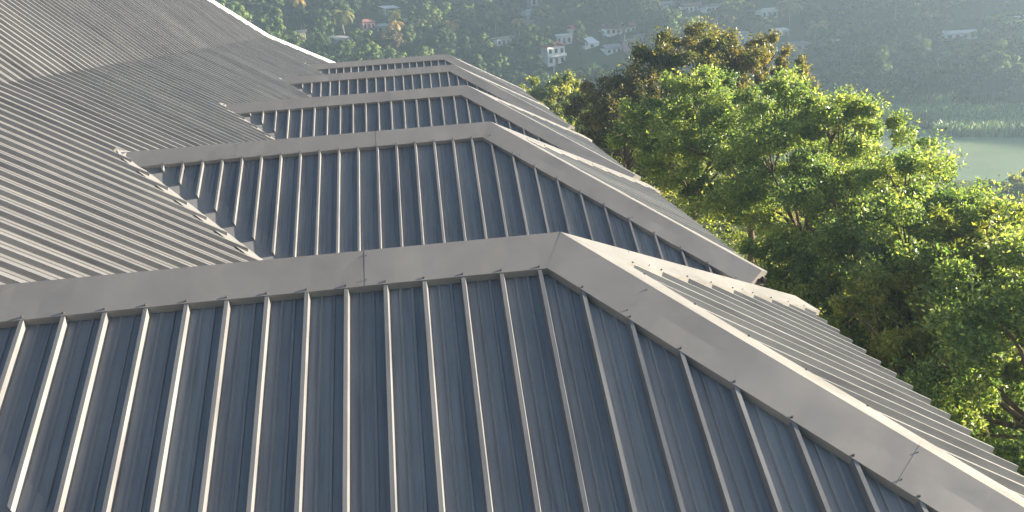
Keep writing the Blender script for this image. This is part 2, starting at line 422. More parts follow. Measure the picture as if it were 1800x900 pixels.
# main roof
def xmax(y):
    best = -L + W * TP / TM + .25
    for yi in YS:
        t = abs(y - yi)
        if t < W: best = min(best, -L + t * TP / TM - .25)
    return best
YEND = 61
def hipx_low(y): return -K if y < 55.36 else -7.29 + (y - 57.7) / .70
b = MB(); zz = -.17
b.add([(-K, -6, ZK + zz), (-3.3, -6, -(L - 3.3) * TM + zz), (-3.3, 60.3, -(L - 3.3) * TM + zz), (-K, 55.3, ZK + zz)], [(0, 1, 2, 3)])
XR = 16.4; ZR = ZK + (XR - K) * TM2
b.add([(-XR, -6, ZR + zz), (-K, -6, ZK + zz), (-K, 55.3, ZK + zz), (-XR, 49.2, ZR + zz)], [(0, 1, 2, 3)])
b.add([(-XR, -6, ZR + zz), (-XR, 49.2, ZR + zz), (-XR - 9, 49.2, ZR - 7), (-XR - 9, -6, ZR - 7)], [(0, 1, 2, 3)])
b.add([(-XR, 49.2, ZR + zz), (-K, 55.3, ZK + zz), (-3.3, 60.3, -(L - 3.3) * TM + zz), (-XR - 9, 60.3, -3)], [(0, 1, 2, 3)])
mr = b.build('main_roof', M_DARK, house); mr.data.transform(house_inv)
mr['label'] = 'long main slope of ribbed grey metal with a change of pitch part way up'
face_panels(mr, (-K, 0, ZK), Y, Dm, Nm, -6, 60.2, lambda y: (hipx_low(y) + K) / cm, lambda y: (xmax(y) + K) / cm, .02 + 16.62 - 16.4, mat=M_PAN_E)
def btop(y):
    bx = (XR - K) / c2
    if y > 49.2: bx = min(bx, (55.36 - y) / 1.09 / c2)
    return bx
face_panels(mr, Vector((-K, 0, ZK)) + Nu * .012, Y, Du, Nu, -6, 55.3, lambda y: -.03, btop, .24, mat=M_PAN_E)
# hip cap at the far end of the main roof
pA, pK, pB = Vector((-XR, 49.2, ZR)), Vector((-K, 55.36, ZK)), Vector((-3.6, 60.3, -(L - 3.6) * TM))
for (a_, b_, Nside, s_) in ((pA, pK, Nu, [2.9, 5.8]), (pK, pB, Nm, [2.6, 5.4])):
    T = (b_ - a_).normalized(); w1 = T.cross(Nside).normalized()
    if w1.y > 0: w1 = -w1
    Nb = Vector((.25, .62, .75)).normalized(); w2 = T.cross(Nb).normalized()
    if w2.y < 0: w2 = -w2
    cap(mr, a_, b_, w1, Nside, w2, Nb, .36, s_, 'hip_cap', screws=False, mat=M_CAP_GLARE, raise_=.10)
# walls
wl = MB(); gz = ground_z(0, 30) - .5
wl.box(-24, -3.9, -5.5, 55, gz, -3.2)
w_ = wl.build('wall', M_WALL, house); w_.data.transform(house_inv)
for yi in YS:
    q = MB(); q.box(-3.89, EX - .75, yi - W + .7, yi + W - .7, gz, -HE - .345)
    w_ = q.build('wall', M_WALL, house); w_.data.transform(house_inv)

# ---------------------------------------------------------------- foliage
def leaf_cloud(centers, radii, nper, size, rng, flat=.75, up=.35, aspect=.45, shell=.45):
    """numpy arrays of many small folded leaves spread through clumps; returns verts, quads, tint"""
    C = np.repeat(np.array(centers, float), nper, axis=0); R = np.repeat(np.array(radii, float), nper)
    n = len(C); d = rng.normal(size=(n, 3)); d[:, 2] += up; d /= np.linalg.norm(d, axis=1)[:, None]
    rr = R * (shell + (1 - shell) * rng.random(n) ** .6)
    P = C + d * rr[:, None] * np.array([1, 1, flat])
    ax = rng.normal(size=(n, 3)) + d * .9; ax[:, 2] -= .15; ax /= np.linalg.norm(ax, axis=1)[:, None]
    sd = np.cross(ax, d + rng.normal(size=(n, 3)) * .5); sd /= np.linalg.norm(sd, axis=1)[:, None] + 1e-9
    nm = np.cross(ax, sd); s = size * (.65 + .7 * rng.random(n))[:, None]
    A = P - ax * s * .5; B = P + sd * s * aspect * .5 + nm * s * .1; Cc = P + ax * s * .5; D = P - sd * s * aspect * .5 + nm * s * .1
    V = np.stack([A, B, Cc, D], 1).reshape(-1, 3)
    tint = np.repeat(np.clip(.5 + .20 * rng.normal(size=n) + .12 * np.repeat(rng.normal(size=len(centers)), nper), 0, 1), 4)
    cn = d * .9 + np.array([0, 0, .25]) + rng.normal(size=(n, 3)) * .22
    leaf_cloud.cn = np.repeat(cn / np.linalg.norm(cn, axis=1)[:, None], 4, axis=0)
    return V, tint
def cloud_mesh(name, V, tint, mat, cn=None):
    n = len(V) // 4; me = bpy.data.meshes.new(name)
    me.vertices.add(len(V)); me.vertices.foreach_set('co', V.astype(np.float32).ravel())
    me.loops.add(4 * n); me.loops.foreach_set('vertex_index', np.arange(4 * n, dtype=np.int32))
    me.polygons.add(n); me.polygons.foreach_set('loop_start', np.arange(0, 4 * n, 4, dtype=np.int32))
    me.update(calc_edges=True)
    at = me.attributes.new('tint', 'FLOAT', 'POINT'); at.data.foreach_set('value', tint.astype(np.float32))
    if cn is not None:
        a3 = me.attributes.new('cn', 'FLOAT_VECTOR', 'POINT'); a3.data.foreach_set('vector', cn.astype(np.float32).ravel())
    me.materials.append(mat); return me

L_GREEN = leaf_mat('leaf_fresh', [(0.2, (0.05, 0.105, 0.04)), (0.5, (0.115, 0.19, 0.056)), (0.8, (0.26, 0.31, 0.095))], (2.1, 1.95, .95), .5)
L_OLIVE = leaf_mat('leaf_olive', [(0.2, (0.03, 0.055, 0.02)), (0.5, (0.09, 0.115, 0.035)), (0.72, (0.17, 0.165, 0.05)), (0.9, (0.27, 0.23, 0.08))], (2.1, 1.75, .7), .45)
L_BROWN = leaf_mat('leaf_brownish', [(0.2, (0.03, 0.05, 0.022)), (0.5, (0.085, 0.10, 0.04)), (0.8, (0.17, 0.14, 0.055))], (2.0, 1.6, .7), .42)
L_YELLOW = leaf_mat('leaf_yellowgreen', [(0.2, (0.09, 0.13, 0.03)), (0.5, (0.16, 0.21, 0.05)), (0.8, (0.26, 0.27, 0.07))], (2.0, 1.85, .7), .5)
L_FAR = [leaf_mat('leaf_far_dark', [(0.2, (0.023, 0.047, 0.023)), (0.5, (0.046, 0.078, 0.034)), (0.9, (0.078, 0.117, 0.039))], (1.5, 1.5, .6), .15, clump=.1, rough=.8, spec=.1, soft=True),
         leaf_mat('leaf_far_mid', [(0.2, (0.039, 0.072, 0.026)), (0.5, (0.072, 0.117, 0.036)), (0.9, (0.130, 0.169, 0.052))], (1.5, 1.5, .6), .15, clump=.1, rough=.8, spec=.1, soft=True),
         leaf_mat('leaf_far_light', [(0.2, (0.078, 0.124, 0.033)), (0.5, (0.130, 0.195, 0.046)), (0.9, (0.208, 0.260, 0.065))], (1.6, 1.6, .6), .15, clump=.1, rough=.8, spec=.1, soft=True),
         leaf_mat('leaf_far_brown', [(0.2, (0.065, 0.058, 0.033)), (0.5, (0.104, 0.091, 0.052)), (0.9, (0.169, 0.130, 0.078))], (1.3, 1.2, .8), .15, clump=.1, rough=.8, spec=.1, soft=True)]
L_PALM = leaf_mat('leaf_palm', [(0.2, (0.05, 0.075, 0.02)), (0.5, (0.11, 0.13, 0.035)), (0.9, (0.20, 0.18, 0.05))], (1.4, 1.3, .6), .3, clump=.1)
L_PALMY = leaf_mat('leaf_palm_yellow', [(0.2, (0.16, 0.12, 0.03)), (0.5, (0.26, 0.17, 0.04)), (0.9, (0.34, 0.24, 0.07))], (1.3, 1.1, .5), .3, clump=.1)

def near_tree(az, d, R, top, mat, label, seed, ncl=95, nleaf=330, size=.17, height=None, group=None, name='broadleaf_tree', low=.9, lean=(0, 0), squash=1.0):
    rng = np.random.default_rng(seed); rnd = random.Random(seed)
    x = -1.3 + d * math.sin(rad(az)); y = d * math.cos(rad(az)); gz = ground_z(x, y)
    root = empty(name, (x, y, gz), label, 'tree', group)
    H = top - gz; cz = H - R * (low * squash * .80 + .30); cen = []; rds = []
    # boughs: lobes of the crown, each carrying clumps
    lobes = []
    nl = 15
    for i in range(nl):
        th = 2.4 * i + rnd.uniform(-.4, .4); zf = 1 - 1.65 * (i + .5) / nl
        rr = math.sqrt(max(0, 1 - zf * zf)) * R * .72 * rnd.uniform(.85, 1.15)
        lobes.append((rr * math.cos(th) + lean[0] * zf, rr * math.sin(th) + lean[1] * zf, cz + zf * R * .78 * low * squash * rnd.uniform(.85, 1.12), R * rnd.uniform(.30, .44)))
    for i in range(ncl):
        lx, ly, lz, lr = lobes[i % nl]
        dv = np.array([rnd.gauss(0, 1), rnd.gauss(0, 1), rnd.gauss(.35, .9)]); dv /= np.linalg.norm(dv)
        f = rnd.uniform(.55, 1.08)
        cen.append((lx + dv[0] * lr * f, ly + dv[1] * lr * f, lz + dv[2] * lr * f * .85)); rds.append(rnd.uniform(.32, .62) * R / 4)
    V, tint = leaf_cloud(cen, rds, nleaf, size, rng)
    # loose single sprays poking out of the outline
    V2, t2 = leaf_cloud([(c[0] * 1.06, c[1] * 1.06, c[2] + .25) for c in cen], [r * 1.5 for r in rds], nleaf // 6, size * 1.05, rng, shell=.1)
    link('crown', cloud_mesh('crown', np.concatenate([V, V2]), np.concatenate([tint, t2]), mat), root)
    tb = MB(); k = MB(); fork = Vector((rnd.uniform(-.3, .3), rnd.uniform(-.3, .3), H * .38))
    tb.tube([(0, 0, -.3), (.05, 0, .3), fork * .55 + Vector((.1, -.1, 0)), fork], [.27, .2, .17, .15], 9)
    link('trunk', mesh('trunk', tb.V, tb.F, M_BARK, True), root)
    for i, (lx, ly, lz, lr) in enumerate(lobes):
        s = fork.lerp(Vector((0, 0, H * .2)), rnd.uniform(0, .5)) if i % 3 else fork
        e = Vector((lx, ly, lz)); mid = s.lerp(e, .5) + Vector((rnd.uniform(-.4, .4), rnd.uniform(-.4, .4), rnd.uniform(-.2, .5)))
        k.tube([s, mid, e], [.095, .06, .03], 5)
        for c in range(i, ncl, nl * 2):
            k.tube([mid.lerp(e, .6), e.lerp(Vector(cen[c]), .5) + Vector((0, 0, .1)), Vector(cen[c])], [.035, .022, .012], 4)
    link('limbs', mesh('limbs', k.V, k.F, M_BARK, True), root)
    return root

G1 = 'trees beside the roof'
near_tree(39, 22.5, 4.1, -3.5, L_GREEN, 'bright green leafy tree filling the lower right corner beside the roof eave', 1, 150, 620, .125, group=G1)
near_tree(33.2, 27.5, 3.7, -3.5, L_GREEN, 'yellow green sunlit tree, second from the right edge, below the river', 2, 145, 600, .125, group=G1)
near_tree(28.5, 31, 4.0, -2.7, L_GREEN, 'green leafy tree with a shaggy top just left of the river water', 3, 140, 560, .13, group=G1)
near_tree(24.6, 36.5, 4.1, -1.2, L_GREEN, 'tallest fresh green tree with twigs standing up in front of the hazy reeds', 4, 140, 540, .135, group=G1)
near_tree(20.8, 42, 4.3, -1.8, L_GREEN, 'green tree standing directly in front of the tall olive brown crown', 5, 125, 460, .15, group=G1, squash=.85)
near_tree(17.0, 46, 3.9, -1.3, L_GREEN, 'yellow green lit tree below the tall olive crown, right of the brownish tree', 6, 125, 460, .15, group=G1, squash=.8)
near_tree(17.4, 62, 5.2, .9, L_OLIVE, 'tall dark olive tree with golden young leaves, highest crown of the row', 7, 150, 480, .19, name='mango_tree', group=G1)
near_tree(21.0, 61, 3.6, -.9, L_OLIVE, 'dry golden olive tree shoulder to the right of the tallest crown', 17, 100, 400, .19, name='mango_tree', group=G1)
near_tree(12.9, 57, 3.8, -2.2, L_BROWN, 'brownish green tree with bare lower stems at the left end of the row', 8, 120, 400, .18, name='mango_tree', group=G1, squash=.72)
near_tree(31, 25, 2.3, -5.2, L_YELLOW, 'low bright yellow green tree just outside the eave of the nearest bay', 9, 70, 460, .13, group=G1)
near_tree(36.5, 27, 3.0, -3.6, L_YELLOW, 'golden green sunlit tree top at the right edge below the river', 10, 90, 480, .13, group=G1)
near_tree(23.2, 29, 2.2, -5.6, L_GREEN, 'small pale green tree at the far corner of the second bay eave', 11, 70, 420, .13, group=G1)
near_tree(8.3, 108, 5.0, -5.9, L_YELLOW, 'round yellow green tree just beyond the end of the far roof bays', 12, 110, 300, .34, name='round_tree', low=1.0)
near_tree(5.6, 112, 3.0, -7.6, L_YELLOW, 'small yellowish bushy tree left of the round tree, against the far bay roofs', 13, 60, 240, .34, name='round_tree')
near_tree(37.4, 150, 6, -26.8, L_YELLOW, 'pale hazy green tree on the near river bank at the right edge', 14, 90, 240, .5, name='round_tree')
near_tree(34.6, 150, 4, -28.5, L_YELLOW, 'low hazy bush crown on the near river bank, left of the pale bank tree', 15, 60, 200, .5, name='round_tree')

near_tree(12.0, 74, 3.0, -7.6, L_YELLOW, 'sunlit yellow green bush seen under the brownish tree, nearest the roof edge', 21, 50, 300, .2, name='bush', low=1.0)
near_tree(14.6, 70, 2.8, -8.2, L_YELLOW, 'sunlit yellow green bush framed by the bare stems right of the brownish tree', 22, 50, 300, .2, name='bush', low=1.0)
near_tree(16.6, 66, 2.6, -8.8, L_YELLOW, 'low sunlit bush behind the trunks under the tall olive tree', 23, 45, 300, .2, name='bush', low=1.0)
# undergrowth: stuff
rng = np.random.default_rng(77); rnd = random.Random(77)
cen = []; rds = []
for i in range(900):
    az = rnd.uniform(6, 44); d = rnd.uniform(26, 95); x = -1.3 + d * math.sin(rad(az)); y = d * math.cos(rad(az))
    if x < 6.2: continue
    r = rnd.uniform(.5, 1.3); cen.append((x, y, ground_z(x, y) + r * .3)); rds.append(r)
V, tn = leaf_cloud(cen, rds, 70, .24, rng, up=1.0, shell=.5)
tag(link('undergrowth', cloud_mesh('undergrowth', V, tn, L_YELLOW)), 'bright weeds and low bushes growing under the trees beside the roof', kind='stuff')
cen = []; rds = []
for i in range(650):
    az = rnd.uniform(5, 44); d = rnd.uniform(70, 172); x = -1.3 + d * math.sin(rad(az)); y = d * math.cos(rad(az))
    if x < 8 or (az > 22 and d > 62): continue
    r = rnd.uniform(1.2, 3.2); cen.append((x, y, ground_z(x, y) + r * .35)); rds.append(r)
V, tn = leaf_cloud(cen, rds, 90, .6, rng, up=1.0, shell=.5)
tag(link('valley_scrub', cloud_mesh('valley_scrub', V, tn, L_FAR[1], leaf_cloud.cn)), 'scrub covering the slope down to the river', kind='stuff')

# ---------------------------------------------------------------- hillside houses (world positions on the slope)
WHITE = plain('white_wash', (0.80, 0.80, 0.78), (0.66, 0.66, 0.64), .8, 1.5, .05)
PINK = plain('pink_wash', (0.62, 0.36, 0.38), (0.52, 0.31, 0.33), .8, 1.5, .05)
CREAM = plain('cream_wash', (0.55, 0.50, 0.42), (0.42, 0.38, 0.32), .8, 1.5, .05)
BLUEW = plain('blue_wash', (0.40, 0.50, 0.72), (0.34, 0.44, 0.62), .8, 1.5, .05)
GREY = plain('grey_concrete', (0.34, 0.33, 0.32), (0.25, 0.25, 0.25), .9, 1.5, .1)
R_RED = plain('red_tile', (0.42, 0.10, 0.07), (0.30, 0.08, 0.06), .8, 2.0, .3)
R_BROWN = plain('brown_tile', (0.24, 0.11, 0.10), (0.18, 0.09, 0.08), .8, 2.0, .3)
R_GREY = plain('grey_sheet', (0.30, 0.30, 0.31), (0.22, 0.22, 0.23), .6, 1.0, .1)
R_WHITE = plain('white_sheet', (0.80, 0.80, 0.80), (0.72, 0.72, 0.72), .5, 1.0, .05)
GLASS = plain('dark_window', (0.03, 0.035, 0.045), None, .3, 1.0, .0)
landmarks = []
def house_b(px, w, dp, h, roof, wmat, rmat, label, short, wins=3, storeys=1, yaw=0.5, pole=False, rh=1.0, over=.5, cat='house', name='hillside_house', openf=False):
    P = at_px(*px); rz = -math.atan2(P.x - CAM.x, P.y - CAM.y) + yaw
    o = empty(name, (P.x, P.y, P.z - .3), label, cat, 'houses on the hillside', rz)
    landmarks.append((short, to_px(P + Vector((0, 0, h * storeys * .6)))))
    HH = h * storeys; b = MB(); t = .2
    if openf:
        b.box(-w / 2, w / 2, dp - t, dp, -1.5, HH); b.box(-w / 2, -w / 2 + t, 0, dp - t - .003, -1.5, HH); b.box(w / 2 - t, w / 2, 0, dp - t - .003, -1.5, HH)
    else: b.box(-w / 2, w / 2, 0, dp, -2.0, HH)
    b.build('wall', wmat, o)
    for s in range(storeys):
        for i in range(wins):
            cx = -w / 2 + w * (i + .5) / wins; door = (i == wins // 2 and s == 0 and wins > 1)
            ww = min(1.2, w / wins * .5); z0 = h * s + (.05 if door else h * .33); z1 = h * s + h * (.78)
            if openf: 
                q = MB(); q.box(cx - .09, cx + .09, .05, .23, -1, HH); q.build('post', wmat, o); continue
            q = MB(); q.box(cx - ww / 2, cx + ww / 2, -.03, .12, z0, z1); wo_ = q.build('door' if door else 'window', R_BROWN if door else GLASS, o)
            if not door:
                q = MB(); q.box(cx - ww / 2 - .1, cx + ww / 2 + .1, -.12, -.031, z0 - .12, z0 - .02); q.build('sill', wmat, wo_)
        if s: 
            q = MB(); q.box(-w / 2 - .2, w / 2 + .2, -1.1, .0 - .004, h * s - .15, h * s); q.box(-w / 2 - .2, w / 2 + .2, -1.1, -1.04, h * s + .003, h * s + .85); q.build('balcony', wmat, o)
    q = MB(); a, bq = w / 2 + over, dp / 2 + over; cy = dp / 2; z = HH
    if roof == 'gable':
        for sg in (-1, 1):
            q.add([(-a, cy + sg * bq, z - .1), (a, cy + sg * bq, z - .1), (a, cy, z + rh), (-a, cy, z + rh), (-a, cy + sg * bq, z + .02), (a, cy + sg * bq, z + .02), (a, cy, z + rh + .12), (-a, cy, z + rh + .12)],
                  [(0, 1, 2, 3), (4, 5, 6, 7), (0, 1, 5, 4), (0, 3, 7, 4), (1, 2, 6, 5)])
        q.add([(-w / 2, 0.01, z), (-w / 2, dp - .01, z), (-w / 2, cy, z + rh - .02), (w / 2, 0.01, z), (w / 2, dp - .01, z), (w / 2, cy, z + rh - .02)], [(0, 1, 2), (3, 4, 5)])
    elif roof == 'front':
        for sg in (-1, 1):
            q.add([(sg * a, cy - bq, z - .1), (sg * a, cy + bq, z - .1), (0, cy + bq, z + rh), (0, cy - bq, z + rh), (sg * a, cy - bq, z + .04), (sg * a, cy + bq, z + .04), (0, cy + bq, z + rh + .14), (0, cy - bq, z + rh + .14)],
                  [(0, 1, 2, 3), (4, 5, 6, 7), (0, 3, 7, 4), (0, 1, 5, 4)])
        q.add([(-w / 2, 0.01, z), (w / 2, 0.01, z), (0, 0.01, z + rh - .05)], [(0, 1, 2)])
    elif roof == 'hip':
        q.add([(-a, cy - bq, z), (a, cy - bq, z), (a, cy + bq, z), (-a, cy + bq, z), (-a * .45, cy, z + rh), (a * .45, cy, z + rh)], [(0, 1, 5, 4), (2, 3, 4, 5), (1, 2, 5), (3, 0, 4), (3, 2, 1, 0)])
    elif roof == 'shed':
        q.add([(-a, cy - bq, z + .02), (a, cy - bq, z + .02), (a, cy + bq, z + rh), (-a, cy + bq, z + rh), (-a, cy - bq, z + .16), (a, cy - bq, z + .16), (a, cy + bq, z + rh + .14), (-a, cy + bq, z + rh + .14)],
              [(3, 2, 1, 0), (4, 5, 6, 7), (0, 1, 5, 4), (1, 2, 6, 5), (2, 3, 7, 6), (3, 0, 4, 7)])
    else:
        q.box(-a, a, cy - bq, cy + bq, z + .003, z + .3); q.box(-a, a, cy - bq, cy - bq + .12, z + .303, z + .9)
    q.build('roof', rmat, o)
    return o
HB = house_b
HB((690, 24), 6.4, 5, 2.4, 'shed', WHITE, R_WHITE, 'white shed roofed house high on the slope above the pink house', 'the white shed roofed house', 3, openf=True, rh=1.2)
HB((650, 54), 5.2, 5, 3.6, 'hip', PINK, R_BROWN, 'small pink house with a brown hipped roof among trees', 'the pink house', 3, yaw=.35, rh=1.2)
HB((676, 57), 6.0, 5, 2.6, 'shed', GREY, R_GREY, 'grey roofed annex close to the right side of the pink house', 'the grey annex', 2, yaw=-.2)
HB((531, 72), 3.8, 4, 3.6, 'flat', GREY, R_GREY, 'narrow grey tower like house near the white roof edge', 'the grey tower like house', 2)
HB((608, 78), 6.4, 6, 2.0, 'shed', GREY, R_GREY, 'low house with a blue grey sheet roof behind the round trees', 'the low blue grey roof', 2, rh=1.4)
HB((890, 80), 7.6, 5, 2.9, 'flat', WHITE, GREY, 'white weathered block house half hidden by palm fronds', 'the weathered white block house', 4)
HB((979, 114), 6.6, 6, 3.3, 'front', WHITE, R_RED, 'two storey white house with a bright red gabled roof', 'the red roofed house', 3, 2, yaw=.4, rh=1.6, over=.7)
HB((992, 78), 5.4, 5, 3.2, 'flat', WHITE, R_WHITE, 'white flat roofed house with dark windows directly above the red roofed house', 'the white house above the red roof', 3, yaw=-.1)
HB((1041, 84), 5.8, 5.4, 1.8, 'shed', WHITE, R_WHITE, 'low hut with a bright white sheet metal roof', 'the bright white sheet roof', 1, rh=2.0, over=.2)
HB((1092, 60), 12.5, 6, 2.6, 'gable', WHITE, R_BROWN, 'long white walled house under a long red brown roof', 'the long red brown roof', 6, rh=1.6)
HB((1017, 60), 4.6, 4.6, 2.4, 'gable', CREAM, R_RED, 'small house with a faded red roof left of the long red brown roof', 'the faded red roof', 2, rh=1.2)
HB((1080, 94), 6.0, 5, 2.2, 'gable', WHITE, R_GREY, 'small grey roofed white house behind the leaning pale pole', 'the small grey roofed house', 3, rh=1.2)
HB((1112, 94), 3.6, 4, 4.6, 'flat', PINK, GREY, 'pinkish unfinished block house with a white base', 'the pinkish block house', 1, 1)
HB((1133, 78), 4.6, 4, 3.2, 'flat', CREAM, GREY, 'cream terrace house just left of the tall olive tree', 'the cream terrace house', 3)
HB((943, 36), 8.4, 8, 2.4, 'hip', GREY, R_GREY, 'house with a wide weathered grey roof behind the palms', 'the wide grey roof', 2, rh=2.4)
HB((944, 13), 5, 4, 4.4, 'flat', GREY, R_WHITE, 'grey building with white floor edges at the top of the picture', 'the white edged grey building', 2, 1)
HB((1163, 17), 11, 5, 2.2, 'gable', CREAM, R_GREY, 'long pale roofed house at the top, above the tall olive tree', 'the long pale roof', 3, rh=1.0)
HB((1219, 21), 7.2, 5, 2.5, 'gable', WHITE, R_BROWN, 'house with a mauve brown roof and white window bays near the top', 'the mauve roofed house', 4, rh=1.2)
HB((1254, 21), 6.0, 5, 2.3, 'flat', WHITE, GREY, 'low white walled house right of the mauve roofed house', 'the low white walled house', 3)
HB((1353, 33), 6.0, 5, 3.2, 'flat', WHITE, R_WHITE, 'bright white flat roofed house on its own on the upper slope', 'the lone bright white house', 3, over=.3)
HB((1311, 80), 4.6, 5, 3.8, 'shed', BLUEW, R_GREY, 'pale blue house just right of the tall olive tree top', 'the pale blue house', 2)
HB((1338, 84), 5.6, 4, 2.2, 'shed', GREY, R_WHITE, 'open carport with a thin white roof beside the pale blue house', 'the white carport', 2, openf=True, rh=.3)
HB((1405, 88), 8.0, 4.6, 2.0, 'shed', CREAM, R_GREY, 'long low house with a pale grey roof at the foot of the palm', 'the long low grey roof', 3, rh=.8)
HB((1376, 63), 4.6, 4, 2.0, 'shed', WHITE, R_WHITE, 'small white hut partly behind palm fronds above the long low roof', 'the small white hut', 2, rh=.8)
HB((1683, 70), 11, 4.5, 2.2, 'shed', WHITE, R_WHITE, 'long thin pale roof of a building half buried in hazy trees on the right', 'the long thin pale roof', 5, yaw=.18, rh=.7)
HB((1797, 43), 6.5, 4, 2.2, 'shed', WHITE, R_WHITE, 'white roofed hut cut by the right edge of the picture', 'the hut at the right edge', 2, rh=.8)

# retaining wall, poles, bare branch
def wall_piece(px0, px1, h, label):
    A = at_px(*px0); B = at_px(*px1); z = (A.z + B.z) / 2; b = MB()
    d = Vector((B.x - A.x, B.y - A.y, 0)); n = Vector((-d.y, d.x, 0)).normalized() * .3
    V = [A, B, B + n, A + n]; b.add([(q.x, q.y, z - 1) for q in V] + [(q.x, q.y, z + h) for q in V], [(0, 1, 5, 4), (1, 2, 6, 5), (2, 3, 7, 6), (3, 0, 4, 7), (4, 5, 6, 7)])
    tag(b.build('retaining_wall', CREAM), label, 'wall')
wall_piece((832, 99), (868, 99), 1.0, 'low pale retaining wall on the slope beyond the far roof bays')
M_POLE = plain('pale_pole', (0.62, 0.62, 0.58), (0.5, 0.5, 0.47), .7, 2, .05)
for px, h, lab in (((915, 142), 5, 'short pale pole just above the end of the far bays'), ((1056, 147), 6, 'pale pole standing right of the umbrella shaped tree'), ((975, 142), 5.2, 'grey pole below the red roofed house'),
                   ((1518, 139), 4.2, 'faint grey pole, leftmost of the three near the river bank'), ((1612, 151), 6.5, 'thin pole between the other two at the river bank'), ((1648, 138), 6.2, 'bright white pole, rightmost on the river bank')):
    P = at_px(*px); o = empty('utility_pole', P, lab, 'pole', 'poles on the far bank'); b = MB()
    b.tube([(0, 0, -1), (0, 0, h)], [.17, .11], 7); b.build('post', M_POLE, o)
    b = MB(); b.box(-.7, .7, -.05, .05, h - .5, h - .38); b.build('crossarm', M_POLE, o)
P = at_px(1124, 118); o = empty('bare_tree', P, 'pale bare leaning trunk forking in front of the pinkish block house', 'tree'); b = MB()
b.tube([(0, 0, -1), (-2.2, 0, 4), (-4.6, 0, 8.5), (-5.0, 0, 12)], [.2, .16, .12, .08], 6); b.build('trunk', M_PBARK, o)
b = MB(); b.tube([(-4.6, 0, 8.5), (-6.2, 0, 11), (-6.8, 0, 12)], [.1, .07, .04], 5); b.tube([(-4.9, 0, 10.5), (-3.8, 0, 12.4)], [.08, .04], 5); b.tube([(-4.9, 0, 9.5), (-7, .3, 9.9)], [.07, .03], 5); b.build('limbs', M_PBARK, o)
for px, sd, lab in (((770, 106), 1, 'pale bare dry tree rising behind the farthest ridge, left of two'), ((803, 108), 2, 'pale leafless shrub behind the farthest ridge, right of two')):
    P = at_px(px[0], px[1] + 8); o = empty('bare_tree', P, lab, 'tree'); r_ = random.Random(sd); b = MB(); b.tube([(0, 0, -1), (0, 0, 2)], [.2, .16], 6); b.build('trunk', M_PBARK, o); b = MB()
    for k in range(14):
        a = r_.uniform(-2.8, 2.8); b.tube([(0, 0, 1.5), (a * .5, r_.uniform(-1, 1), 4), (a, r_.uniform(-1, 1), r_.uniform(6, 9))], [.12, .09, .04], 4)
    b.build('limbs', M_PBARK, o)

# ---------------------------------------------------------------- hillside trees
rng = np.random.default_rng(3); rnd = random.Random(3)
def far_crown(name, kind, nleaf, size, ncl, mat, seed):
    rg = np.random.default_rng(seed); rn = random.Random(seed); cen = []; rds = []
    for i in range(ncl):
        th = rn.uniform(0, 6.28)
        if kind == 'round': zf = rn.uniform(-.3, 1); rr = math.sqrt(1 - zf * zf) * rn.uniform(.6, .95); c = (rr * math.cos(th) * 3.6, rr * math.sin(th) * 3.6, 5.0 + zf * 3.2); r = rn.uniform(.8, 1.5)
        elif kind == 'flat': rr = math.sqrt(rn.random()); c = (rr * math.cos(th) * 5.2, rr * math.sin(th) * 5.2, 6.2 + (1 - rr * rr) * 1.6 + rn.uniform(-.5, .4)); r = rn.uniform(.7, 1.3)
        else: zf = rn.random(); rr = (1 - zf * .55) * rn.uniform(.3, .9); c = (rr * math.cos(th) * 2.5, rr * math.sin(th) * 2.5, 2.5 + zf * 7.5); r = rn.uniform(.7, 1.2)
        cen.append(c); rds.append(r)
    V, tn = leaf_cloud(cen, rds, nleaf, size, rg, flat=.5 if kind == 'flat' else .8, up=.6, shell=.55, aspect=.6)
    return V, tn, None, leaf_cloud.cn
def fc_mesh(q, mt): return cloud_mesh('crown', q[0], q[1], mt, q[3])
CR = {}
for kind, n in (('round', 4), ('flat', 2), ('tall', 3)):
    CR[kind] = [[fc_mesh(far_crown('crown', kind, 85, .52, 26, None, 100 + 10 * s + len(kind)), mt) for mt in L_FAR] for s in range(n)]
tb = MB(); tb.tube([(0, 0, -1.5), (.1, 0, 2.5), (.3, .1, 5)], [.22, .16, .1], 6); TRUNK = mesh('trunk', tb.V, tb.F, M_BARK, True)

def frond_cloud(seed, nf=20, Lf=3.6):
    rn = random.Random(seed); V = []; tn = []
    for k in range(nf):
        th = k * 2.4 + rn.uniform(-.2, .2); e0 = rn.uniform(-.1, 1.15); d = Vector((math.cos(th), math.sin(th), 0)); sdv = Vector((-d.y, d.x, 0)); tt = rn.uniform(.2, .85)
        P = Vector((0, 0, 0)); e = e0
        for i in range(9):
            stp = Lf / 9; dr = d * math.cos(e) + Vector((0, 0, 1)) * math.sin(e); Q = P + dr * stp; wd = .75 * math.sin(math.pi * (i + 1.2) / 10.5)
            for sg in (-1, 1):
                for half in (0, 1):
                    B0 = P.lerp(Q, half * .5); B1 = P.lerp(Q, half * .5 + .38); tip = B1 + sdv * sg * wd + dr * .25 - Vector((0, 0, wd * .55))
                    V += [tuple(B0), tuple(B1), tuple(tip), tuple(tip - dr * .06)]; tn += [tt] * 4
            P = Q; e -= .22
    return np.array(V), np.array(tn)
PALM = [[cloud_mesh('crown', *frond_cloud(40 + s), mt) for s in range(3)] for mt in (L_PALM, L_PALMY)]
tb = MB(); tb.tube([(0, 0, -1), (.25, 0, 3), (.35, 0, 6.5), (.1, 0, 10)], [.2, .15, .13, .12], 6); PTR = mesh('trunk', tb.V, tb.F, M_PBARK, True)
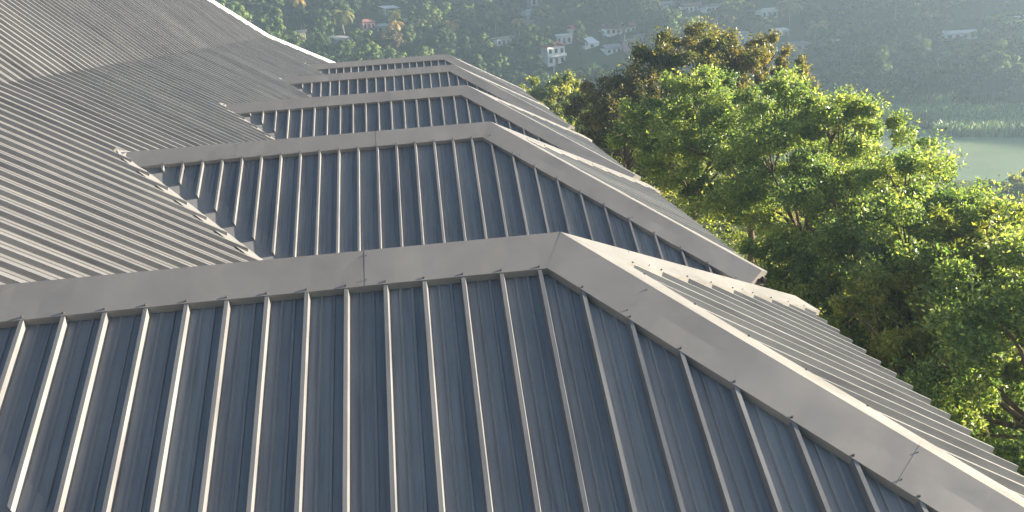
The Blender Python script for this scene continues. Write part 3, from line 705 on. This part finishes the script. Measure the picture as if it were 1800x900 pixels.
def palm(px, h, ym, label, s=1.0, seed=0):
    """px: where the trunk foot stands"""
    P = at_px(*px); o = empty('palm_tree', P, label, 'palm', 'coconut palms on the hillside', rnd.uniform(0, 6))
    t_ = link('trunk', PTR, o); t_.scale = (1, 1, h / 10)
    c = link('crown', PALM[ym][seed % 3], o); c.location = (.1, 0, h); c.scale = (s,) * 3
    return o
palm((530, 52), 11, 1, 'yellowish palm high above the grey tower like house', 1.15, 0)
palm((607, 66), 9, 0, 'broad blue green palm left of the pink house', 1.7, 1)
palm((699, 92), 10.5, 1, 'orange and gold palm with hanging dead fronds right of the pink house', 1.25, 2)
palm((697, 76), 11, 0, 'green palm crown rising just above the orange and gold palm', 1.1, 0)
palm((743, 92), 11.5, 0, 'slim pale palm in front of the dark gap in the trees', .95, 1)
palm((757, 88), 10.5, 0, 'yellow green palm with a bushy head, left of the golden palm', 1.2, 2)
palm((797, 92), 10.5, 1, 'golden palm with a long thin pale trunk above the farthest ridge', 1.25, 0)
palm((872, 70), 9.5, 0, 'spreading palm just left of the weathered white block house', 1.3, 1)
palm((914, 78), 8.5, 1, 'yellow green palm just right of the weathered white block house', 1.1, 2)
palm((1388, 66), 11, 0, 'tall palm with a curved trunk right of the lone bright white house', 1.5, 0)
palm((1345, 86), 8, 0, 'palm behind the white carport', 1.4, 1)
palm((1435, 92), 9, 0, 'hazy palm at the right end of the long low grey roof', 1.5, 2)
palm((1572, 42), 9, 1, 'dry brownish palm high on the hazy right slope', 1.2, 1)
palm((1640, 40), 8, 0, 'hazy palm crown high on the right slope above the long thin pale roof', 1.2, 2)
palm((1600, 135), 5, 0, 'small palm with pale fronds between the poles by the river', 1.1, 0)
palm((880, 150), 5, 0, 'small palm with arching fronds just beyond the farthest bay', 1.0, 1)

placed = []
def far_tree(P, kind, tone, s, label, group='trees on the hillside', sz=1.0, v=None, drop=0):
    o = empty({'round': 'broadleaf_tree', 'flat': 'umbrella_tree', 'tall': 'slender_tree'}[kind], (P[0], P[1], P[2] - drop), label, 'tree', group, rnd.uniform(0, 6.28)); o.scale = (s, s, s * sz)
    lst = CR[kind]; link('crown', lst[v if v is not None else rnd.randrange(len(lst))][tone], o); link('trunk', TRUNK, o)
    placed.append((P[0], P[1], 4.5 * s)); return o
def FT(px, kind, tone, s, label, sz=1.0): P = at_px(*px); return far_tree(P, kind, tone, s, label, sz=sz)
FT((432, 52), 'round', 2, .85, 'light green round tree at the far left above the white roof edge')
FT((477, 55), 'flat', 2, .8, 'bright green flat topped tree behind the white roof edge')
FT((450, 66), 'round', 3, .6, 'dry pale bush touching the white roof edge at the bend')
FT((535, 100), 'round', 3, .5, 'small grey brown round bush just above the white roof edge')
FT((580, 118), 'round', 1, .9, 'mid green round tree just above the farthest ridge, leftmost of the row there')
FT((630, 86), 'round', 2, .8, 'yellow green lit tree top in front of the low blue grey roof')
FT((645, 98), 'round', 2, .62, 'brightest yellow green small tree top below the pink house')
FT((655, 122), 'round', 2, 1.05, 'wide green tree right above the farthest ridge')
FT((610, 114), 'round', 1, 1.0, 'dense green tree between two others above the farthest ridge')
FT((685, 124), 'round', 1, .95, 'green tree with lit right side above the farthest ridge')
FT((770, 50), 'round', 2, 1.0, 'yellow green tree clump behind the golden palm')
FT((765, 112), 'tall', 2, .55, 'small bright sprout of a tree directly above the farthest ridge')
FT((955, 62), 'round', 2, 1.3, 'large green tree left of the white house above the red roof')
FT((935, 92), 'round', 1, 1.1, 'mid green tree left of the red roofed house')
FT((1020, 98), 'tall', 0, 1.2, 'dark tree right of the red roofed house')
FT((1030, 168), 'flat', 2, 1.15, 'light umbrella shaped tree below the red roofed house')
FT((950, 160), 'round', 2, .8, 'light green small round tree right of the farthest bay')
FT((1085, 70), 'flat', 1, .8, 'flat green tree in front of the long red brown roof')
FT((1140, 108), 'tall', 2, .9, 'light green tree against the left side of the tall olive crown')
FT((1455, 130), 'round', 2, 1.0, 'hazy light green tree behind the twiggy tall tree')
FT((1560, 155), 'flat', 1, 1.3, 'low wide hazy tree left of the poles by the river')
FT((1500, 175), 'round', 2, 1.1, 'hazy green mound of foliage by the left end of the reeds')
FT((1700, 160), 'flat', 2, 1.5, 'wide hazy yellowish umbrella tree right of the white pole')
FT((1780, 180), 'flat', 0, 2.0, 'wide dark hazy umbrella tree at the right edge above the reeds')
FT((1770, 85), 'flat', 2, 1.3, 'broad hazy green tree below the hut at the right edge')
lm_xy = []
for o in COL.objects:
    if o.name.startswith('hillside_house'): lm_xy.append((o.location.x, o.location.y))
def blocked(x, y, r):
    d = math.hypot(x + 1.3, y)
    for hx, hy in lm_xy:
        hd = math.hypot(hx + 1.3, hy); ang = math.atan2(x + 1.3, y) - math.atan2(hx + 1.3, hy)
        # keep the trees in front of a house low enough to leave it in view, as the slope does in the photo
        if abs(ang) * hd < 3.4 + r * .75 and -24 < d - hd < 8: return True
    return False
cand = []
for tries in range(14000):
    a = rnd.uniform(-15, 41); d = math.sqrt(rnd.uniform(259 ** 2, 470 ** 2))
    x = -1.3 + d * math.sin(rad(a)); y = d * math.cos(rad(a)); s = rnd.uniform(.75, 1.6) * (1 + .25 * ss(20, 36, a))
    if blocked(x, y, 4.0 * s): continue
    if any((x - q[0]) ** 2 + (y - q[1]) ** 2 < ((4.2 * s + q[2]) * .60) ** 2 for q in placed): continue
    placed.append((x, y, 4.2 * s)); cand.append((x, y, s, a, d))
tone_n = ['dark green', 'mid green', 'light green', 'brownish']; kind_n = {'round': 'round tree', 'flat': 'flat topped tree', 'tall': 'slender tree'}
def clump(a, d): return math.sin(a * .9 + d * .05) + math.sin(a * .37 - d * .023 + 2)
seen = []
rest = []
for (x, y, s, a, d) in cand:
    c = clump(a, d) + rnd.uniform(-.9, .9); tone = 0 if c < .35 else (1 if c < 1.25 else (2 if rnd.random() < .8 else 3))
    kind = rnd.choices(['round', 'flat', 'tall'], [6, 2 if a < 20 else 6, 3])[0]
    z = ground_z(x, y); u, v = to_px((x, y, z + 5 * s))
    if 380 < u < 1810 and -5 < v < 240 and len(seen) < 190 and not (u < 790 and v > 100): seen.append((x, y, z, s, tone, kind, u, v))
    else: rest.append((x, y, z, s, tone, kind))
cnt = {}
words = ['nearest to it', 'second nearest', 'third nearest', 'fourth nearest', 'fifth nearest', 'sixth nearest', 'seventh nearest', 'eighth nearest', 'ninth nearest', 'tenth nearest', 'eleventh nearest', 'twelfth nearest', 'farthest from it']
rows = []
for q in seen:
    u, v = q[6], q[7]; best = min(landmarks, key=lambda l: (l[1][0] - u) ** 2 + (2.0 * (l[1][1] - v)) ** 2)
    dx, dy = u - best[1][0], v - best[1][1]
    rel = ('right of ' if dx > 0 else 'left of ') if abs(dx) > abs(dy) * 1.3 else ('below ' if dy > 0 else 'above ')
    rows.append((tone_n[q[4]] + ' ' + kind_n[q[5]], rel, best[0], dx * dx + dy * dy, q))
rows.sort(key=lambda r: r[3])
tot = {}
for r in rows: tot[(r[0], r[1], r[2])] = tot.get((r[0], r[1], r[2]), 0) + 1
for kind_s, rel, lm, _, q in rows:
    key = (kind_s, rel, lm); i = cnt.get(key, 0); cnt[key] = i + 1
    lab = f'{kind_s} {rel}{lm}' + (f', {words[min(i, 12)]}' if tot[key] > 1 else '')
    far_tree(q[:3], q[5], q[4], q[3], lab, sz=rnd.uniform(.85, 1.2))
# the rest of the wood reads as one mass
rg = np.random.default_rng(9); parts_ = {0: [[], [], []], 1: [[], [], []], 2: [[], [], []]}
proto = {k: [far_crown('c', k, 34, .8, 18, None, 300 + s) for s in range(3)] for k in ('round', 'flat', 'tall')}
for (x, y, z, s, tone, kind) in rest:
    V, tn, _, cn = proto[kind][rnd.randrange(3)]; an = rnd.uniform(0, 6.28); c_, s_ = math.cos(an), math.sin(an)
    Rm = np.array([[c_, s_, 0], [-s_, c_, 0], [0, 0, 1]]); V = V @ Rm * s + np.array([x, y, z]); cn = cn @ Rm
    tt = min(tone, 2); parts_[tt][0].append(V); parts_[tt][1].append(tn); parts_[tt][2].append(cn)
for k, (a_, b_, c3) in parts_.items():
    if a_:
        tag(link('woodland', cloud_mesh('woodland', np.concatenate(a_), np.concatenate(b_), L_FAR[k], np.concatenate(c3))),
            ['dark mass of hillside woodland', 'mid green mass of hillside woodland', 'light green mass of hillside woodland'][k] + ' filling in between the single trees', kind='stuff')
# low brush carpet over the slope
cen = []; rds = []
for i in range(2600):
    a = rnd.uniform(-15, 41); d = math.sqrt(rnd.uniform(250 ** 2, 440 ** 2)); x = -1.3 + d * math.sin(rad(a)); y = d * math.cos(rad(a)); r = rnd.uniform(1, 2.2)
    if blocked(x, y, 0) and rnd.random() < .6: continue
    if a > 19 and d < 262: continue
    cen.append((x, y, ground_z(x, y) + .3)); rds.append(r)
V, tn = leaf_cloud(cen, rds, 44, .8, rg, up=1.0, flat=.7, shell=.6, aspect=.6)
tag(link('brush', cloud_mesh('brush', V, tn, L_FAR[1], leaf_cloud.cn)), 'low brush covering the ground between hillside trees', kind='stuff')

# reeds on the far bank
L_REED = leaf_mat('reed_leaf', [(0.2, (0.11, 0.19, 0.07)), (0.5, (0.17, 0.27, 0.10)), (0.9, (0.24, 0.34, 0.14))], (1.3, 1.3, .8), .3, clump=.1)
V = []; tn = []
for i in range(26000):
    if rnd.random() < .5: a = rnd.uniform(24.5, 32.2); d = rnd.uniform(243, 268); h = rnd.uniform(1.8, 4.6)
    else: a = rnd.uniform(31.6, 42); d = rnd.uniform(231, 262); h = rnd.uniform(1.6, 3.8)
    x = -1.3 + d * math.sin(rad(a)); y = d * math.cos(rad(a)); z = max(ground_z(x, y), -35.6); w = rnd.uniform(.12, .3); th = rnd.uniform(0, 3.14); lx, ly = rnd.gauss(0, .5), rnd.gauss(0, .5)
    cx, cy = math.cos(th) * w, math.sin(th) * w
    V += [(x - cx, y - cy, z), (x + cx, y + cy, z), (x + lx + cx * .8, y + ly + cy * .8, z + h * .7), (x + lx * 1.9, y + ly * 1.9, z + h)]; tn += [rnd.random()] * 4
tag(link('reeds', cloud_mesh('reeds', np.array(V), np.array(tn), L_REED)), 'pale green reed beds along the far river bank', kind='stuff')

# ---------------------------------------------------------------- haze
hz = MB(); hz.box(-1250, 1250, -1250, 1250, -43, 56)
M_HAZE, t, out = nodes('haze_air'); pv = N(t, 'ShaderNodeVolumePrincipled')
pv.inputs['Color'].default_value = (0.56, 0.78, 1.0, 1); pv.inputs['Density'].default_value = 0.00057; pv.inputs['Anisotropy'].default_value = 0.42
t.links.new(pv.outputs[0], out.inputs['Volume'])
tag(hz.build('haze', M_HAZE), 'pale morning haze filling the valley air', kind='stuff')
print('tris', sum(len(me.loops) - 2 * len(me.polygons) for me in bpy.data.meshes), 'objects', len(bpy.data.objects))
